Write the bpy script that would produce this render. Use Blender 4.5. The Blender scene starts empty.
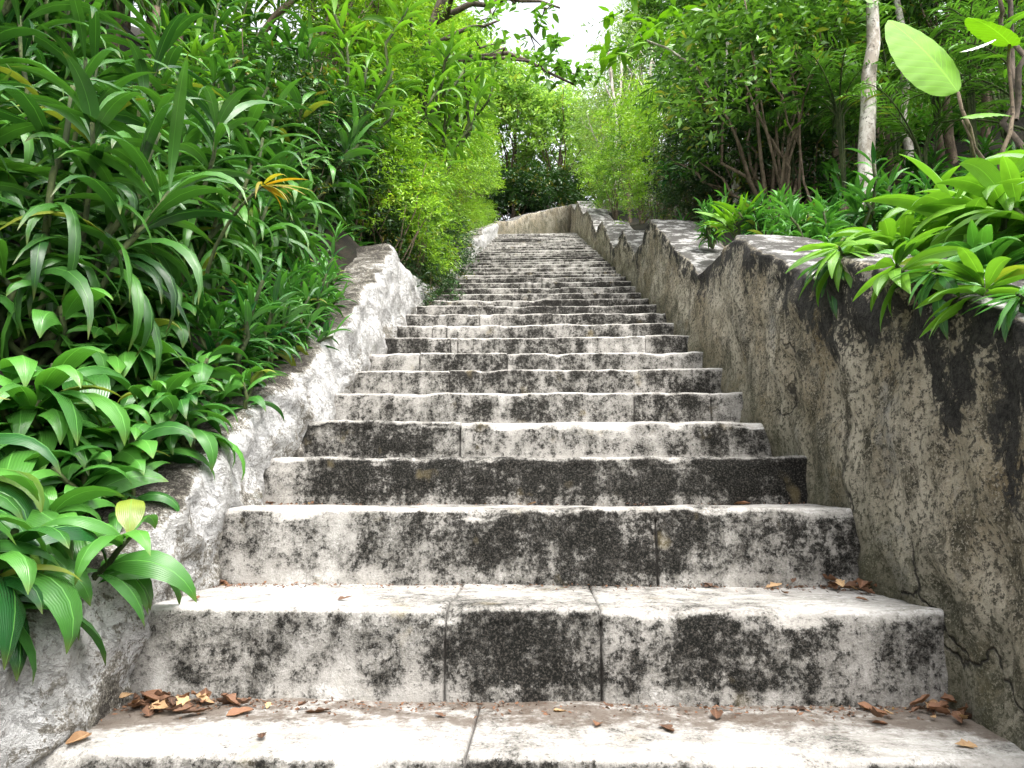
import bpy, math, random
import numpy as np
from mathutils import noise, Vector
rng = np.random.default_rng(11); random.seed(11)
PI = math.pi
sc = bpy.context.scene; COL = sc.collection

# ------------------------------------------------------------------ camera
FPX = 720.0
pitch = math.atan(106/FPX); yaw = math.atan(28/FPX*math.cos(pitch))
cam = bpy.data.objects.new('camera', bpy.data.cameras.new('camera')); COL.objects.link(cam)
cam.data.sensor_width = 36; cam.data.lens = FPX/1024*36
cam.data.clip_start = 0.02; cam.data.clip_end = 2000
cam.rotation_euler = (PI/2+pitch, 0, yaw); sc.camera = cam
_F = np.array([-math.sin(yaw)*math.cos(pitch), math.cos(yaw)*math.cos(pitch), math.sin(pitch)])
_R = np.array([math.cos(yaw), math.sin(yaw), 0]); _U = np.cross(_R, _F)
def at(px, py, Y):
    v = _F+_R*(px-512)/FPX-_U*(py-384)/FPX
    return v*(Y/v[1])

# ------------------------------------------------------------------ object helpers
def tag(o, label=None, cat=None, group=None, kind=None):
    if label: o['label'] = label
    if cat: o['category'] = cat
    if group: o['group'] = group
    if kind: o['kind'] = kind
    return o
def empty(name, loc=(0, 0, 0), rz=0, s=1.0):
    o = bpy.data.objects.new(name, None); COL.objects.link(o)
    o.location = loc; o.rotation_euler = (0, 0, rz); o.scale = (s, s, s); o.empty_display_size = .1
    return o
def place(name, data, parent=None):
    o = bpy.data.objects.new(name, data); COL.objects.link(o); o.parent = parent; return o
def mesh(name, V, F, mat, smooth=True, uv=None, attrs=None):
    """V (n,3) array, F (m,k) array or list of such arrays."""
    V = np.asarray(V, dtype=np.float32)
    if not isinstance(F, list): F = [F]
    F = [np.asarray(f, dtype=np.int32) for f in F if len(f)]
    me = bpy.data.meshes.new(name)
    me.vertices.add(len(V)); me.vertices.foreach_set('co', V.ravel())
    tot = np.concatenate([np.full(len(f), f.shape[1], np.int32) for f in F])
    idx = np.concatenate([f.ravel() for f in F])
    st = np.concatenate([[0], np.cumsum(tot)[:-1]]).astype(np.int32)
    me.loops.add(len(idx)); me.loops.foreach_set('vertex_index', idx)
    me.polygons.add(len(tot)); me.polygons.foreach_set('loop_start', st); me.polygons.foreach_set('loop_total', tot)
    if smooth: me.polygons.foreach_set('use_smooth', np.ones(len(tot), bool))
    if uv is not None:
        l = me.uv_layers.new(name='UVMap'); l.data.foreach_set('uv', np.asarray(uv, np.float32)[idx].ravel())
    for k, a in (attrs or {}).items():
        at_ = me.attributes.new(k, 'FLOAT', 'POINT'); at_.data.foreach_set('value', np.asarray(a, np.float32))
    me.update(calc_edges=True); me.materials.append(mat)
    return me
def grid_faces(nr, nc, off=0):
    r, c = np.meshgrid(np.arange(nr-1), np.arange(nc-1), indexing='ij')
    a = (r*nc+c).ravel()+off
    return np.stack([a, a+1, a+nc+1, a+nc], 1)
def fnoise(P, scale, seed=0.0, octs=3):
    """fractal noise in -1..1 for an (n,3) array"""
    o = Vector((seed, seed*1.7, -seed))
    return np.array([noise.fractal(Vector(p)*scale+o, 1.0, 2.0, octs) for p in P])

# ------------------------------------------------------------------ materials
class NT:
    def __init__(s, name):
        s.m = bpy.data.materials.new(name); s.m.use_nodes = True; s.t = s.m.node_tree; s.t.nodes.clear()
        s.out = s.n('ShaderNodeOutputMaterial')
    def n(s, typ, **kw):
        x = s.t.nodes.new(typ)
        for k, v in kw.items(): setattr(x, k, v)
        return x
    def l(s, a, b): s.t.links.new(a, b)
    def set(s, sock, v):
        if hasattr(v, 'is_output') or isinstance(v, bpy.types.NodeSocket): s.l(v, sock)
        else: sock.default_value = v
    def math(s, op, a, b=0.0, c=None, clamp=False):
        x = s.n('ShaderNodeMath', operation=op); x.use_clamp = clamp
        s.set(x.inputs[0], a); s.set(x.inputs[1], b)
        if c is not None: s.set(x.inputs[2], c)
        return x.outputs[0]
    def noise(s, vec, scale, detail=5, rough=.6, dist=0.0):
        x = s.n('ShaderNodeTexNoise'); s.l(vec, x.inputs['Vector'])
        x.inputs['Scale'].default_value = scale; x.inputs['Detail'].default_value = detail
        x.inputs['Roughness'].default_value = rough; x.inputs['Distortion'].default_value = dist
        return x.outputs['Fac']
    def smooth(s, v, a, b, lo=0.0, hi=1.0):
        x = s.n('ShaderNodeMapRange', interpolation_type='SMOOTHSTEP')
        s.set(x.inputs[0], v); s.set(x.inputs[1], a); s.set(x.inputs[2], b); s.set(x.inputs[3], lo); s.set(x.inputs[4], hi)
        return x.outputs[0]
    def mix(s, f, a, b, mode='MIX'):
        x = s.n('ShaderNodeMix', data_type='RGBA', blend_type=mode)
        s.set(x.inputs[0], f)
        for k, v in ((6, a), (7, b)):
            s.set(x.inputs[k], (*v, 1) if isinstance(v, tuple) and len(v) == 3 else v)
        return x.outputs[2]
    def attr(s, name):
        x = s.n('ShaderNodeAttribute'); x.attribute_name = name; return x.outputs['Fac']
    def coords(s, sx=1, sy=1, sz=1):
        g = s.n('ShaderNodeTexCoord'); m = s.n('ShaderNodeMapping'); m.inputs['Scale'].default_value = (sx, sy, sz)
        s.l(g.outputs['Object'], m.inputs['Vector']); return m.outputs[0]
    def nz(s):
        g = s.n('ShaderNodeNewGeometry'); x = s.n('ShaderNodeSeparateXYZ'); s.l(g.outputs['Normal'], x.inputs[0]); return x.outputs['Z']
    def finish(s, color, rough=.85, bump=None, bstr=.5, bdist=.01, spec=.3, extra=None):
        b = s.n('ShaderNodeBsdfPrincipled'); s.set(b.inputs['Base Color'], color if not isinstance(color, tuple) else (*color, 1))
        s.set(b.inputs['Roughness'], rough); b.inputs['Specular IOR Level'].default_value = spec
        if bump is not None:
            bm = s.n('ShaderNodeBump'); bm.inputs['Strength'].default_value = bstr; bm.inputs['Distance'].default_value = bdist
            s.l(bump, bm.inputs['Height']); s.l(bm.outputs[0], b.inputs['Normal'])
        s.l(b.outputs[0], s.out.inputs[0]); return s.m

def mat_step():
    s = NT('lichen_stone'); v = s.coords()
    n1 = s.noise(v, 3.4, 5, .65); n2 = s.noise(v, 15, 9, .78); n3 = s.noise(v, 62, 5, .8); nf = s.noise(v, 170, 3, .7)
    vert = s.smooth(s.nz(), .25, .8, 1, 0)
    m = s.math('MULTIPLY_ADD', n1, .34, s.math('MULTIPLY_ADD', n2, .50, s.math('MULTIPLY', n3, .52)))
    m = s.math('ADD', m, s.math('MULTIPLY_ADD', nf, .22, -.24))
    m = s.math('ADD', m, s.attr('blk'))
    dr = s.noise(s.coords(1, 1, .22), 13, 5, .65); m = s.math('ADD', m, s.math('MULTIPLY', s.math('MULTIPLY_ADD', dr, .30, -.15), vert))
    wide = s.noise(v, .9, 2, .5); m = s.math('ADD', m, s.math('MULTIPLY_ADD', wide, .28, -.14))
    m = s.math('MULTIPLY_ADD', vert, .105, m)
    m = s.math('MULTIPLY_ADD', s.attr('low'), -.05, m)
    dark = s.smooth(m, .575, .725)
    mid = s.smooth(m, .46, .61)
    # treads: long grey drift of dirt
    vs = s.coords(1.2, 6, 1); st = s.noise(vs, 4, 7, .7)
    grey = s.mix(s.smooth(n3, .38, .62), (.15, .142, .125), (.40, .385, .355))
    light = s.mix(s.smooth(n2, .35, .65), (.42, .405, .38), (.64, .63, .61))
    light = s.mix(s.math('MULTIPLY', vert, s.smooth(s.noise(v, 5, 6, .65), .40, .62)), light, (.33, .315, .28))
    blk = s.mix(s.smooth(nf, .46, .74), (.006, .006, .005), (.075, .068, .058))
    c = s.mix(mid, light, grey)
    c = s.mix(s.math('MULTIPLY', s.smooth(st, .46, .62), .75), c, (.30, .285, .26))
    ft = s.noise(s.coords(1.1, 5, 1), 10, 8, .75); c = s.mix(s.math('MULTIPLY', s.math('MULTIPLY', s.smooth(ft, .49, .62), .7), s.math('SUBTRACT', 1.0, vert)), c, (.24, .225, .20))
    c = s.mix(dark, c, blk)
    pit = s.smooth(nf, .66, .74); c = s.mix(s.math('MULTIPLY', pit, .75), c, (.05, .048, .045))
    och = s.smooth(s.noise(v, 7, 3, .5), .64, .74); c = s.mix(s.math('MULTIPLY', och, .22), c, (.30, .24, .12))
    d = s.attr('dirt'); dn = s.noise(v, 17, 6, .7)
    dm = s.smooth(s.math('MULTIPLY_ADD', dn, .9, d), .92, 1.12)
    c = s.mix(s.math('MULTIPLY', dm, .8), c, (.085, .062, .045))
    jt = s.attr('joint'); c = s.mix(s.math('MULTIPLY', jt, .85), c, (.03, .027, .024))
    h = s.math('MULTIPLY_ADD', n2, .8, s.math('MULTIPLY_ADD', n3, .6, s.math('MULTIPLY', nf, .25)))
    return s.finish(c, .92, h, .8, .010, spec=.15)
def mat_wall_left():
    s = NT('whitewashed_stone'); v = s.coords()
    vd = s.coords(1, 1.5, 2.4)
    n1 = s.noise(v, 2.2, 4, .6); n2 = s.noise(vd, 9, 8, .72, .6); n3 = s.noise(v, 70, 4, .7); nf = s.noise(v, 170, 2, .6)
    up = s.smooth(s.nz(), .35, .85)
    m = s.math('MULTIPLY_ADD', n1, .4, s.math('MULTIPLY_ADD', n2, .45, s.math('MULTIPLY', n3, .22)))
    m = s.math('MULTIPLY_ADD', up, .165, m)
    m = s.math('ADD', m, s.math('MULTIPLY_ADD', nf, .2, -.13))
    m = s.math('MULTIPLY_ADD', s.attr('foot'), .07, m)
    mid = s.smooth(m, .595, .64); dark = s.smooth(m, .645, .71)
    light = s.mix(s.smooth(n3, .3, .7), (.76, .75, .73), (.86, .855, .84))
    grey = s.mix(s.smooth(n2, .35, .65), (.22, .20, .155), (.50, .47, .41))
    c = s.mix(mid, light, grey); c = s.mix(s.math('MULTIPLY', s.attr('crev'), .45), c, (.10, .09, .065))
    c = s.mix(dark, c, s.mix(nf, (.012, .011, .010), (.10, .088, .075)))
    vn = s.math('ABSOLUTE', s.math('SUBTRACT', s.noise(vd, 7, 7, .65, 1.2), .5)); vn = s.smooth(vn, .0, .028, 1, 0)
    c = s.mix(s.math('MULTIPLY', vn, .26), c, (.17, .155, .13))
    sp = s.smooth(s.math('MULTIPLY_ADD', n3, .6, s.math('MULTIPLY', n2, .5)), .57, .64); c = s.mix(s.math('MULTIPLY', sp, .6), c, (.20, .185, .155))
    dr = s.smooth(s.noise(s.coords(1, 1, .2), 12, 6, .7), .53, .66); c = s.mix(s.math('MULTIPLY', dr, .35), c, (.26, .245, .21))
    c = s.mix(s.math('MULTIPLY', s.smooth(s.noise(v, 5, 5, .6), .58, .7), .35), c, (.16, .16, .075))
    c = s.mix(s.math('MULTIPLY', s.smooth(nf, .65, .72), .5), c, (.07, .06, .05))
    h = s.math('MULTIPLY_ADD', n2, 1.4, s.math('MULTIPLY_ADD', n3, .8, s.math('MULTIPLY', nf, .3)))
    h = s.math('MULTIPLY_ADD', vn, -.35, h)
    return s.finish(c, .92, h, 1.0, .03, spec=.15)
def mat_wall_right():
    s = NT('weathered_render'); v = s.coords(); vv = s.coords(1, 1.2, .6)
    n1 = s.noise(v, 1.7, 4, .6); n2 = s.noise(vv, 9, 8, .7); n3 = s.noise(v, 55, 5, .75); nf = s.noise(v, 150, 3, .7)
    c = s.mix(s.smooth(n1, .38, .62), (.34, .285, .195), (.53, .48, .385))
    c = s.mix(s.smooth(n2, .44, .66), c, (.075, .066, .042))
    c = s.mix(s.math('MULTIPLY', s.smooth(s.noise(v, 4.3, 6, .65), .55, .68), .7), c, (.33, .32, .30))
    c = s.mix(s.math('MULTIPLY', s.smooth(s.noise(v, 3.1, 5, .6), .56, .66), .6), c, (.19, .135, .06))
    c = s.mix(s.math('MULTIPLY', s.smooth(s.noise(v, 2.8, 8, .75, .4), .52, .62), .85), c, (.045, .042, .03))
    c = s.mix(s.math('MULTIPLY', s.smooth(n3, .49, .58), .9), c, (.04, .036, .025))
    c = s.mix(s.math('MULTIPLY', s.smooth(nf, .54, .62), .75), c, (.48, .43, .34))
    c = s.mix(s.math('MULTIPLY', s.attr('foot'), .45), c, (.075, .075, .04))
    # black growth hanging from the top edge
    e = s.attr('edge'); en = s.noise(s.coords(1, 1, .35), 5.5, 7, .72)
    depth = s.math('MULTIPLY_ADD', en, 1.1, -.40)
    depth = s.math('ADD', depth, s.attr('near'))
    st = s.smooth(s.math('ADD', s.math('SUBTRACT', depth, e), s.math('MULTIPLY_ADD', n3, .3, -.15)), -.02, .05)
    face = s.smooth(s.nz(), .5, .85, 1, 0)
    blk = s.mix(s.smooth(n3, .35, .7), (.008, .0075, .007), (.060, .055, .048))
    c = s.mix(s.math('MULTIPLY', st, s.math('MULTIPLY', face, s.smooth(s.math('MULTIPLY_ADD', s.noise(v, 6.5, 7, .75), 1.0, s.math('MULTIPLY', n3, .35)), .56, .64))), c, blk)
    top = s.smooth(s.math('MULTIPLY_ADD', n3, .35, s.noise(v, 7, 6, .7)), .56, .70)
    tc = s.mix(top, (.46, .45, .43), (.085, .08, .072))
    c = s.mix(s.smooth(s.nz(), .62, .85), c, tc)
    # cracks
    vo = s.n('ShaderNodeTexVoronoi', feature='DISTANCE_TO_EDGE'); vo.inputs['Scale'].default_value = 1.35
    va = s.n('ShaderNodeVectorMath', operation='ADD'); nn = s.n('ShaderNodeTexNoise'); nn.inputs['Scale'].default_value = 3.5; nn.inputs['Detail'].default_value = 6
    s.l(v, nn.inputs['Vector']); vm = s.n('ShaderNodeVectorMath', operation='SCALE'); vm.inputs['Scale'].default_value = .45
    s.l(nn.outputs['Color'], vm.inputs[0]); s.l(v, va.inputs[0]); s.l(vm.outputs[0], va.inputs[1]); s.l(va.outputs[0], vo.inputs['Vector'])
    cr = s.smooth(vo.outputs['Distance'], .0, .012, 1, 0); cr = s.math('MULTIPLY', cr, s.smooth(s.noise(v, 1.3, 2, .5), .56, .62))
    c = s.mix(s.math('MULTIPLY', cr, .9), c, (.02, .018, .014))
    h = s.math('MULTIPLY_ADD', n2, .7, s.math('MULTIPLY_ADD', n3, .9, s.math('MULTIPLY', nf, .4)))
    h = s.math('MULTIPLY_ADD', cr, -.9, h)
    return s.finish(c, .9, h, 1.0, .022)
def mat_soil():
    s = NT('soil'); v = s.coords(); n = s.noise(v, 3, 8, .7); n3 = s.noise(v, 40, 5, .7)
    c = s.mix(s.smooth(n, .4, .62), (.012, .010, .007), (.032, .025, .016))
    c = s.mix(s.smooth(n3, .5, .65), c, (.012, .022, .006))
    return s.finish(c, .95, n3, 1, .03)
def mat_bark(name, a, b, sc_=14):
    s = NT(name); v = s.coords(1, 1, .5); n = s.noise(v, sc_, 7, .7); n2 = s.noise(s.coords(), sc_*4, 3, .6)
    c = s.mix(s.smooth(n, .42, .6), a, b); c = s.mix(s.smooth(n2, .55, .7), c, tuple(x*.4 for x in a))
    return s.finish(c, .85, n, .8, .01)
def mat_leaf(name, dark, light, rough=.34, trans=.32, veins=True, dry=0.0):
    s = NT(name); t = s.attr('tint')
    oi = s.n('ShaderNodeObjectInfo'); r = oi.outputs['Random']
    f = s.math('MULTIPLY_ADD', r, .55, s.math('MULTIPLY_ADD', t, .9, -.12), clamp=True)
    c = s.mix(f, dark, light)
    uvn = s.n('ShaderNodeUVMap'); uvn.uv_map = 'UVMap'; sx = s.n('ShaderNodeSeparateXYZ'); s.l(uvn.outputs[0], sx.inputs[0])
    u = s.math('ABSOLUTE', s.math('SUBTRACT', sx.outputs['X'], .5))
    c = s.mix(s.math('MULTIPLY', s.smooth(t, .985, .999), .5), c, (.30, .22, .03))
    c = s.mix(s.math('MULTIPLY', s.smooth(s.noise(s.coords(), 9, 3, .6), .5, .7), .35), c, tuple(x*.5 for x in dark))
    bump = None
    if veins:
        rib = s.smooth(u, .0, .03, 1, 0)
        c = s.mix(s.math('MULTIPLY', rib, .55), c, tuple(min(1, x*1.7+.02) for x in light))
        w = s.math('SINE', s.math('MULTIPLY', s.math('ADD', u, s.math('MULTIPLY', sx.outputs['Y'], .12)), 95)) if name != 'lime_leaf' else s.math('POWER', s.math('ABSOLUTE', s.math('SINE', s.math('MULTIPLY', s.math('SUBTRACT', sx.outputs['Y'], s.math('MULTIPLY', u, .55)), 34))), .5)
        bump = s.math('MULTIPLY_ADD', rib, -1.2, s.math('MULTIPLY', w, .35))
        c = s.mix(s.math('MULTIPLY', s.smooth(w, .2, 1) if name != 'lime_leaf' else s.smooth(w, .45, .15), .16 if name != 'lime_leaf' else .75), c, tuple(x*(.55 if name != 'lime_leaf' else 2.4) for x in dark))
    if dry > 0:
        tip = s.smooth(sx.outputs['Y'], .86, 1.0); c = s.mix(s.math('MULTIPLY', tip, dry), c, (.22, .13, .03))
    b = s.n('ShaderNodeBsdfPrincipled'); s.l(c, b.inputs['Base Color']); b.inputs['Roughness'].default_value = rough
    b.inputs['Specular IOR Level'].default_value = .5
    if bump is not None:
        bm = s.n('ShaderNodeBump'); bm.inputs['Strength'].default_value = .35; bm.inputs['Distance'].default_value = .002
        s.l(bump, bm.inputs['Height']); s.l(bm.outputs[0], b.inputs['Normal'])
    tr = s.n('ShaderNodeBsdfTranslucent'); tc = s.mix(1.0, c, (1.0, 1.05, .5), 'MULTIPLY')
    hs = s.n('ShaderNodeHueSaturation'); hs.inputs['Value'].default_value = 1.5; s.l(tc, hs.inputs['Color']); s.l(hs.outputs[0], tr.inputs[0])
    mx = s.n('ShaderNodeMixShader'); mx.inputs[0].default_value = trans
    s.l(b.outputs[0], mx.inputs[1]); s.l(tr.outputs[0], mx.inputs[2]); s.l(mx.outputs[0], s.out.inputs[0])
    return s.m
M_STEP, M_WL, M_WR, M_SOIL = mat_step(), mat_wall_left(), mat_wall_right(), mat_soil()
M_BROAD = mat_leaf('broad_leaf', (.014, .078, .018), (.095, .28, .042), .27, .24, True, .25)
M_STRAP = mat_leaf('strap_leaf', (.010, .048, .013), (.085, .24, .034), .27, .20, True, .3)
M_BRIGHT = mat_leaf('bright_leaf', (.045, .135, .016), (.17, .37, .032), .32, .30)
M_FINE = mat_leaf('fine_leaf', (.045, .13, .016), (.29, .50, .040), .42, .28, False)
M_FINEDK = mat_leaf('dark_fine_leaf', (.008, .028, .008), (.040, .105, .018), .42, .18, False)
M_MID = mat_leaf('forest_leaf', (.022, .075, .014), (.13, .28, .035), .40, .25, False)
M_PALE_HAZE = mat_leaf('pale_leaf', (.09, .17, .05), (.27, .40, .14), .5, .40, False)  # lightened foliage: distant haze is put into the leaf colour
M_PALM = mat_leaf('palm_leaf', (.018, .065, .014), (.11, .26, .035), .36, .22, False)
M_YELLOW = mat_leaf('yellow_leaf', (.36, .20, .01), (.20, .27, .03), .4, .4, True, .6)
M_BIG = mat_leaf('lime_leaf', (.075, .20, .006), (.13, .29, .010), .6, .28)
M_DEAD = mat_leaf('dead_leaf', (.028, .016, .010), (.20, .095, .048), .7, .1)
M_DEADLT = mat_leaf('tan_dead_leaf', (.22, .12, .055), (.50, .34, .18), .7, .1)
M_FALLG = mat_leaf('fallen_green_leaf', (.30, .36, .10), (.42, .48, .16), .6, .2)
M_CANE = mat_bark('green_cane', (.03, .045, .015), (.08, .10, .035))
M_TWIG = mat_bark('brown_twig', (.075, .055, .035), (.17, .13, .09))
M_BARK = mat_bark('pale_bark', (.24, .21, .17), (.52, .49, .44), 11)
M_BARKD = mat_bark('dark_bark', (.05, .04, .03), (.13, .10, .075))

# ------------------------------------------------------------------ stairs profile
steps = [(1.10, -.74), (1.50, -.515), (1.86, -.290), (2.295, -.052), (2.69, .120)]
while len(steps) < 12: steps.append((steps[-1][0]+.392, steps[-1][1]+.1765))
while len(steps) < 43: steps.append((steps[-1][0]+.400+.012*math.sin(len(steps)*2.1), steps[-1][1]+.168+.008*math.sin(len(steps)*1.3)))
NS = len(steps)
for k in range(11): steps.append((steps[-1][0]+.46, steps[-1][1]+.155))
SY = np.array([s[0] for s in steps]); SZ = np.array([s[1] for s in steps])
def stair_z(y): return float(np.interp(y, [-50, 0.2, *SY, SY[-1]+6, 60], [-1.1, -1.1, *SZ, SZ[-1]+1.2, SZ[-1]+3.5]))
ORD = ['lowest', 'first', 'second', 'third', 'fourth', 'fifth', 'sixth', 'seventh', 'eighth', 'ninth', 'tenth', 'eleventh', 'twelfth',
       'thirteenth', 'fourteenth', 'fifteenth', 'sixteenth', 'seventeenth', 'eighteenth', 'nineteenth', 'twentieth']
def stepword(y):
    k = max(1, int(np.searchsorted(SY, y)-1))
    if k < len(ORD): return ORD[k]
    u = ['', '-first', '-second', '-third', '-fourth', '-fifth', '-sixth', '-seventh', '-eighth', '-ninth']
    if k < 30: return 'twenty'+u[k-20]
    if k == 30: return 'thirtieth'
    if k < 40: return 'thirty'+u[k-30]
    if k == 40: return 'fortieth'
    return 'forty'+u[min(k-40, 9)]

stair = empty('stone_staircase', (0, 1.0, -.9))
tag(stair, 'long straight white stone staircase stained black with lichen, climbing between two walls', 'staircase')
def shift_x(k):      # the flight bends to the right above the walls' end
    return 0 if k < NS else .16*(k-NS+1)+.022*(k-NS+1)**2
for k, (y0, z0) in enumerate(steps):
    y1 = steps[k+1][0] if k+1 < len(steps) else y0+3.0
    prev = steps[k-1][1] if k else z0-.2
    rise, T = z0-prev, y1-y0
    near = k < 6; mid = k < 14
    dx = .02 if near else (.035 if mid else .07)
    xs = list(np.arange(-1.12, 1.1201, dx))
    nb = random.choice([1, 2, 2, 3]) if k < 12 else random.choice([2, 3, 4])
    fixed = {1: [-.15], 2: [-.24, .15], 3: [.36], 4: [], 5: [-.34]}
    joints = fixed.get(k, sorted(random.uniform(-.85, .85) for _ in range(nb)))
    for j in joints:
        jw = .005 if mid else .012
        xs = [x for x in xs if abs(x-j) > jw*2.2]+[j-jw*2, j-jw, j, j+jw, j+jw*2]
    xs = np.array(sorted(xs)); r = .022 if near else .018
    nr = 14 if near else (8 if mid else 4); nt = 16 if near else (7 if mid else 4)
    prof = [(0, -rise-.08, 0, -1)]+[(0, -rise+(rise-r)*i/nr, 0, i/nr) for i in range(nr+1)]
    prof += [(r*(1-math.cos(a)), -r*(1-math.sin(a)), 0, 1) for a in np.linspace(0, PI/2, 5)[1:]]
    prof += [(r+(T+.05-r)*i/nt, 0, (i/nt)**1, 1) for i in range(1, nt+1)]
    prof = np.array(prof); npf = len(prof)
    X = np.repeat(xs, npf); Yp = np.tile(prof[:, 0], len(xs)); Zp = np.tile(prof[:, 1], len(xs))
    tr = np.tile(prof[:, 2], len(xs)); hr = np.tile(prof[:, 3], len(xs))
    blk = np.searchsorted(joints, X); boff = np.array([random.uniform(-1, 1) for _ in range(9)])
    P = np.stack([X, Yp+y0, Zp+z0], 1)
    big = fnoise(P*np.array([1, 1, 1.3]), 3.1, k*7.3, 2); fine = fnoise(P, 15, k*3.1, 3) if mid else 0*big
    ampl = 1.0 if near else (.75 if mid else .55)
    edge = np.exp(-((Yp-r*.3)**2+(Zp+r*.3)**2)/(2*.022**2))
    chip = np.clip(fnoise(P*np.array([1, 0.3, 0.3]), 6.5, k*1.9, 3), 0, 1)
    onr = (hr < 1)*1.0
    P[:, 1] += ampl*(.010*big+.0055*fine)*onr+(.028 if near else .016)*edge*chip+boff[blk]*.006
    P[:, 2] += ampl*(.007*big+.0025*fine)*(1-onr)-(.020 if near else (.012 if mid else .006))*edge*chip+boff[blk]*(.004 if near else .007)
    P[:, 2] += -.010*np.sin(np.clip((X+1)/2, 0, 1)*PI)*(1-onr)*.3
    P[:, 1] += .008*np.sin(X*1.5+k)*(1 if k > 1 else .3)
    jm = np.zeros(len(X))
    for j in joints: jm = np.maximum(jm, np.clip(1-np.abs(X-j)/(.0052 if mid else .0125), 0, 1))
    P[:, 1] += jm*.016*onr; P[:, 2] -= jm*.012*(1-onr)
    P[:, 0] += shift_x(k)+jm*0
    dirt = np.clip((tr-.45)/.55, 0, 1)**1.2*.42*(tr > 0)
    side = np.clip((np.abs(X)-.72)/.3, 0, 1)*.26*(tr > 0)
    if k in (1,): dirt = np.clip((tr-.02)/.5, 0, 1)**.7*.62*(tr > 0)
    dirt = dirt+side*np.clip(tr*2, 0, 1)
    # the band of growth on the upper flight is patchier
    bo = boff[blk]*.03+(0.0 if k < 10 else .020)+(.012 if k in (4, 12, 13) else 0)
    bo = bo*1.0+np.where(X > .7, .03*onr, 0)
    low = ((hr < .2)*1.0)*onr*np.clip(1-jm, 0, 1)
    me = mesh('step', P-np.array([0, 1.0, -.9]), grid_faces(len(xs), npf), M_STEP,
              attrs={'blk': bo, 'dirt': dirt, 'joint': jm*.9, 'low': low})
    place('step', me, stair)

# ------------------------------------------------------------------ walls
RP = [(-.6, -.42), (.6, -.02), (1.50, .36), (2.28, .762), (2.52, .752), (3.62, 1.315), (4.36, 1.33), (6.22, 2.41), (7.18, 2.39), (8.12, 3.02),
      (9.12, 3.13), (10.89, 4.21), (12.0, 4.42), (14.2, 5.75), (15.2, 6.02), (17.79, 7.40), (18.6, 7.5), (21.5, 8.85)]
LP = [(-.6, -1.0), (.4, -.72), (1.0, -.45), (1.35, -.32), (1.65, -.20), (2.1, .03), (2.62, .31), (3.35, .66), (4.5, 1.36), (5.23, 1.86), (5.6, 1.78),
      (6.9, 2.0), (7.04, 2.0), (8.79, 2.90), (9.0, 3.05), (10.6, 3.75), (10.8, 3.9), (12.86, 4.72), (13.1, 4.92), (16.0, 6.1), (17.5, 6.72)]
def prof_z(Pf, y): return float(np.interp(y, [p[0] for p in Pf], [p[1] for p in Pf]))
def wall(Pf, sgn, mat, name, batter, thick, x_in=1.0, rough=1.0, seed=0, xshift=None, rnd=.035, near_fn=None):
    y = Pf[0][0]; ys = []
    while y < Pf[-1][0]:
        ys.append(y); y += .028 if y < 3.2 else (.05 if y < 6 else .11)
    ys = np.array(sorted([q for q in ys if min(abs(q-p[0]) for p in Pf) > .012]+[p[0] for p in Pf]))
    nf = 26
    V = []; edge = []; foot = []; nearA = []
    for yy in ys:
        zt = prof_z(Pf, yy); zb = stair_z(yy)-.45; zs = stair_z(yy)
        xo = xshift(yy) if xshift else 0.0
        cs = []
        for i in range(nf):
            t = i/(nf-1); z = zb+(zt-rnd-zb)*t
            cs.append((sgn*(x_in+batter*max(0, z-zs))+xo, z, zt-z, max(0, 1-(z-zs)/.22)))
        xe = x_in+batter*max(0, zt-zs)
        for a in (22, 45, 68, 90):
            ra = math.radians(a)
            cs.append((sgn*(xe+rnd*(1-math.cos(ra)))+xo, zt-rnd*(1-math.sin(ra)), rnd*(1-math.sin(ra)), 0))
        for i in range(1, 9):
            cs.append((sgn*(xe+rnd+(thick-2*rnd)*i/8)+xo, zt-.02*(i/8)**2, -.05*i, 0))
        for z in (-.03, -.5, -1.1):
            cs.append((sgn*(xe+thick)+xo, zt+z, -.4, 0))
        V += [(c[0], yy, c[1]) for c in cs]; edge += [c[2] for c in cs]; foot += [c[3] for c in cs]
        nearA += [near_fn(yy) if near_fn else 0]*len(cs)
    V = np.array(V); npf = nf+4+8+3
    b = fnoise(V, 2.3, seed+1, 3); f = fnoise(V, 9, seed+5, 4)
    r_ = fnoise(V*np.array([1, 1, 1.8]), 4.5, seed+9, 2)
    q_ = np.array([min(noise.voronoi(Vector((p[0]*3, p[1]*3.2+.25*math.sin(p[2]*9), p[2]*5.5)))[0][1]-noise.voronoi(Vector((p[0]*3, p[1]*3.2+.25*math.sin(p[2]*9), p[2]*5.5)))[0][0], .22)/.22 for p in V]) if sgn < 0 else 0*b
    V[:, 0] -= sgn*.020*(q_-1)*-1; V[:, 2] += .008*(q_-1)
    V[:, 0] += sgn*rough*((.026 if sgn < 0 else .017)*b+.014*f+.014*np.abs(r_))
    V[:, 2] += (rough*(.010*r_+.006*f) if sgn < 0 else .006*r_+.004*f)
    org = np.array([sgn*x_in, 1.0, -.9])
    F = grid_faces(len(ys), npf)
    if sgn < 0: F = F[:, ::-1]
    return mesh(name, V-org, F, mat, attrs={'edge': edge, 'foot': foot, 'near': nearA, 'crev': np.clip(1-q_*1.3, 0, 1)*(sgn < 0)}), org
me, org = wall(RP, 1, M_WR, 'wall_body', .035, .42, x_in=.985, seed=3, rough=1.5, rnd=.024, near_fn=lambda y: float(np.interp(y,[1,2,3],[.17,.12,.0])) if y < 3 else (.0 if y < 5 else -.05))
wr = empty('stone_wall', org); place('wall_body', me, wr)
tag(wr, 'tall brown stone wall right of the stairs with a stepped black-stained top', 'wall')
me, org = wall(LP, -1, M_WL, 'wall_body', .10, .30, x_in=1.02, seed=31, rough=1.35, rnd=.045)
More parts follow.
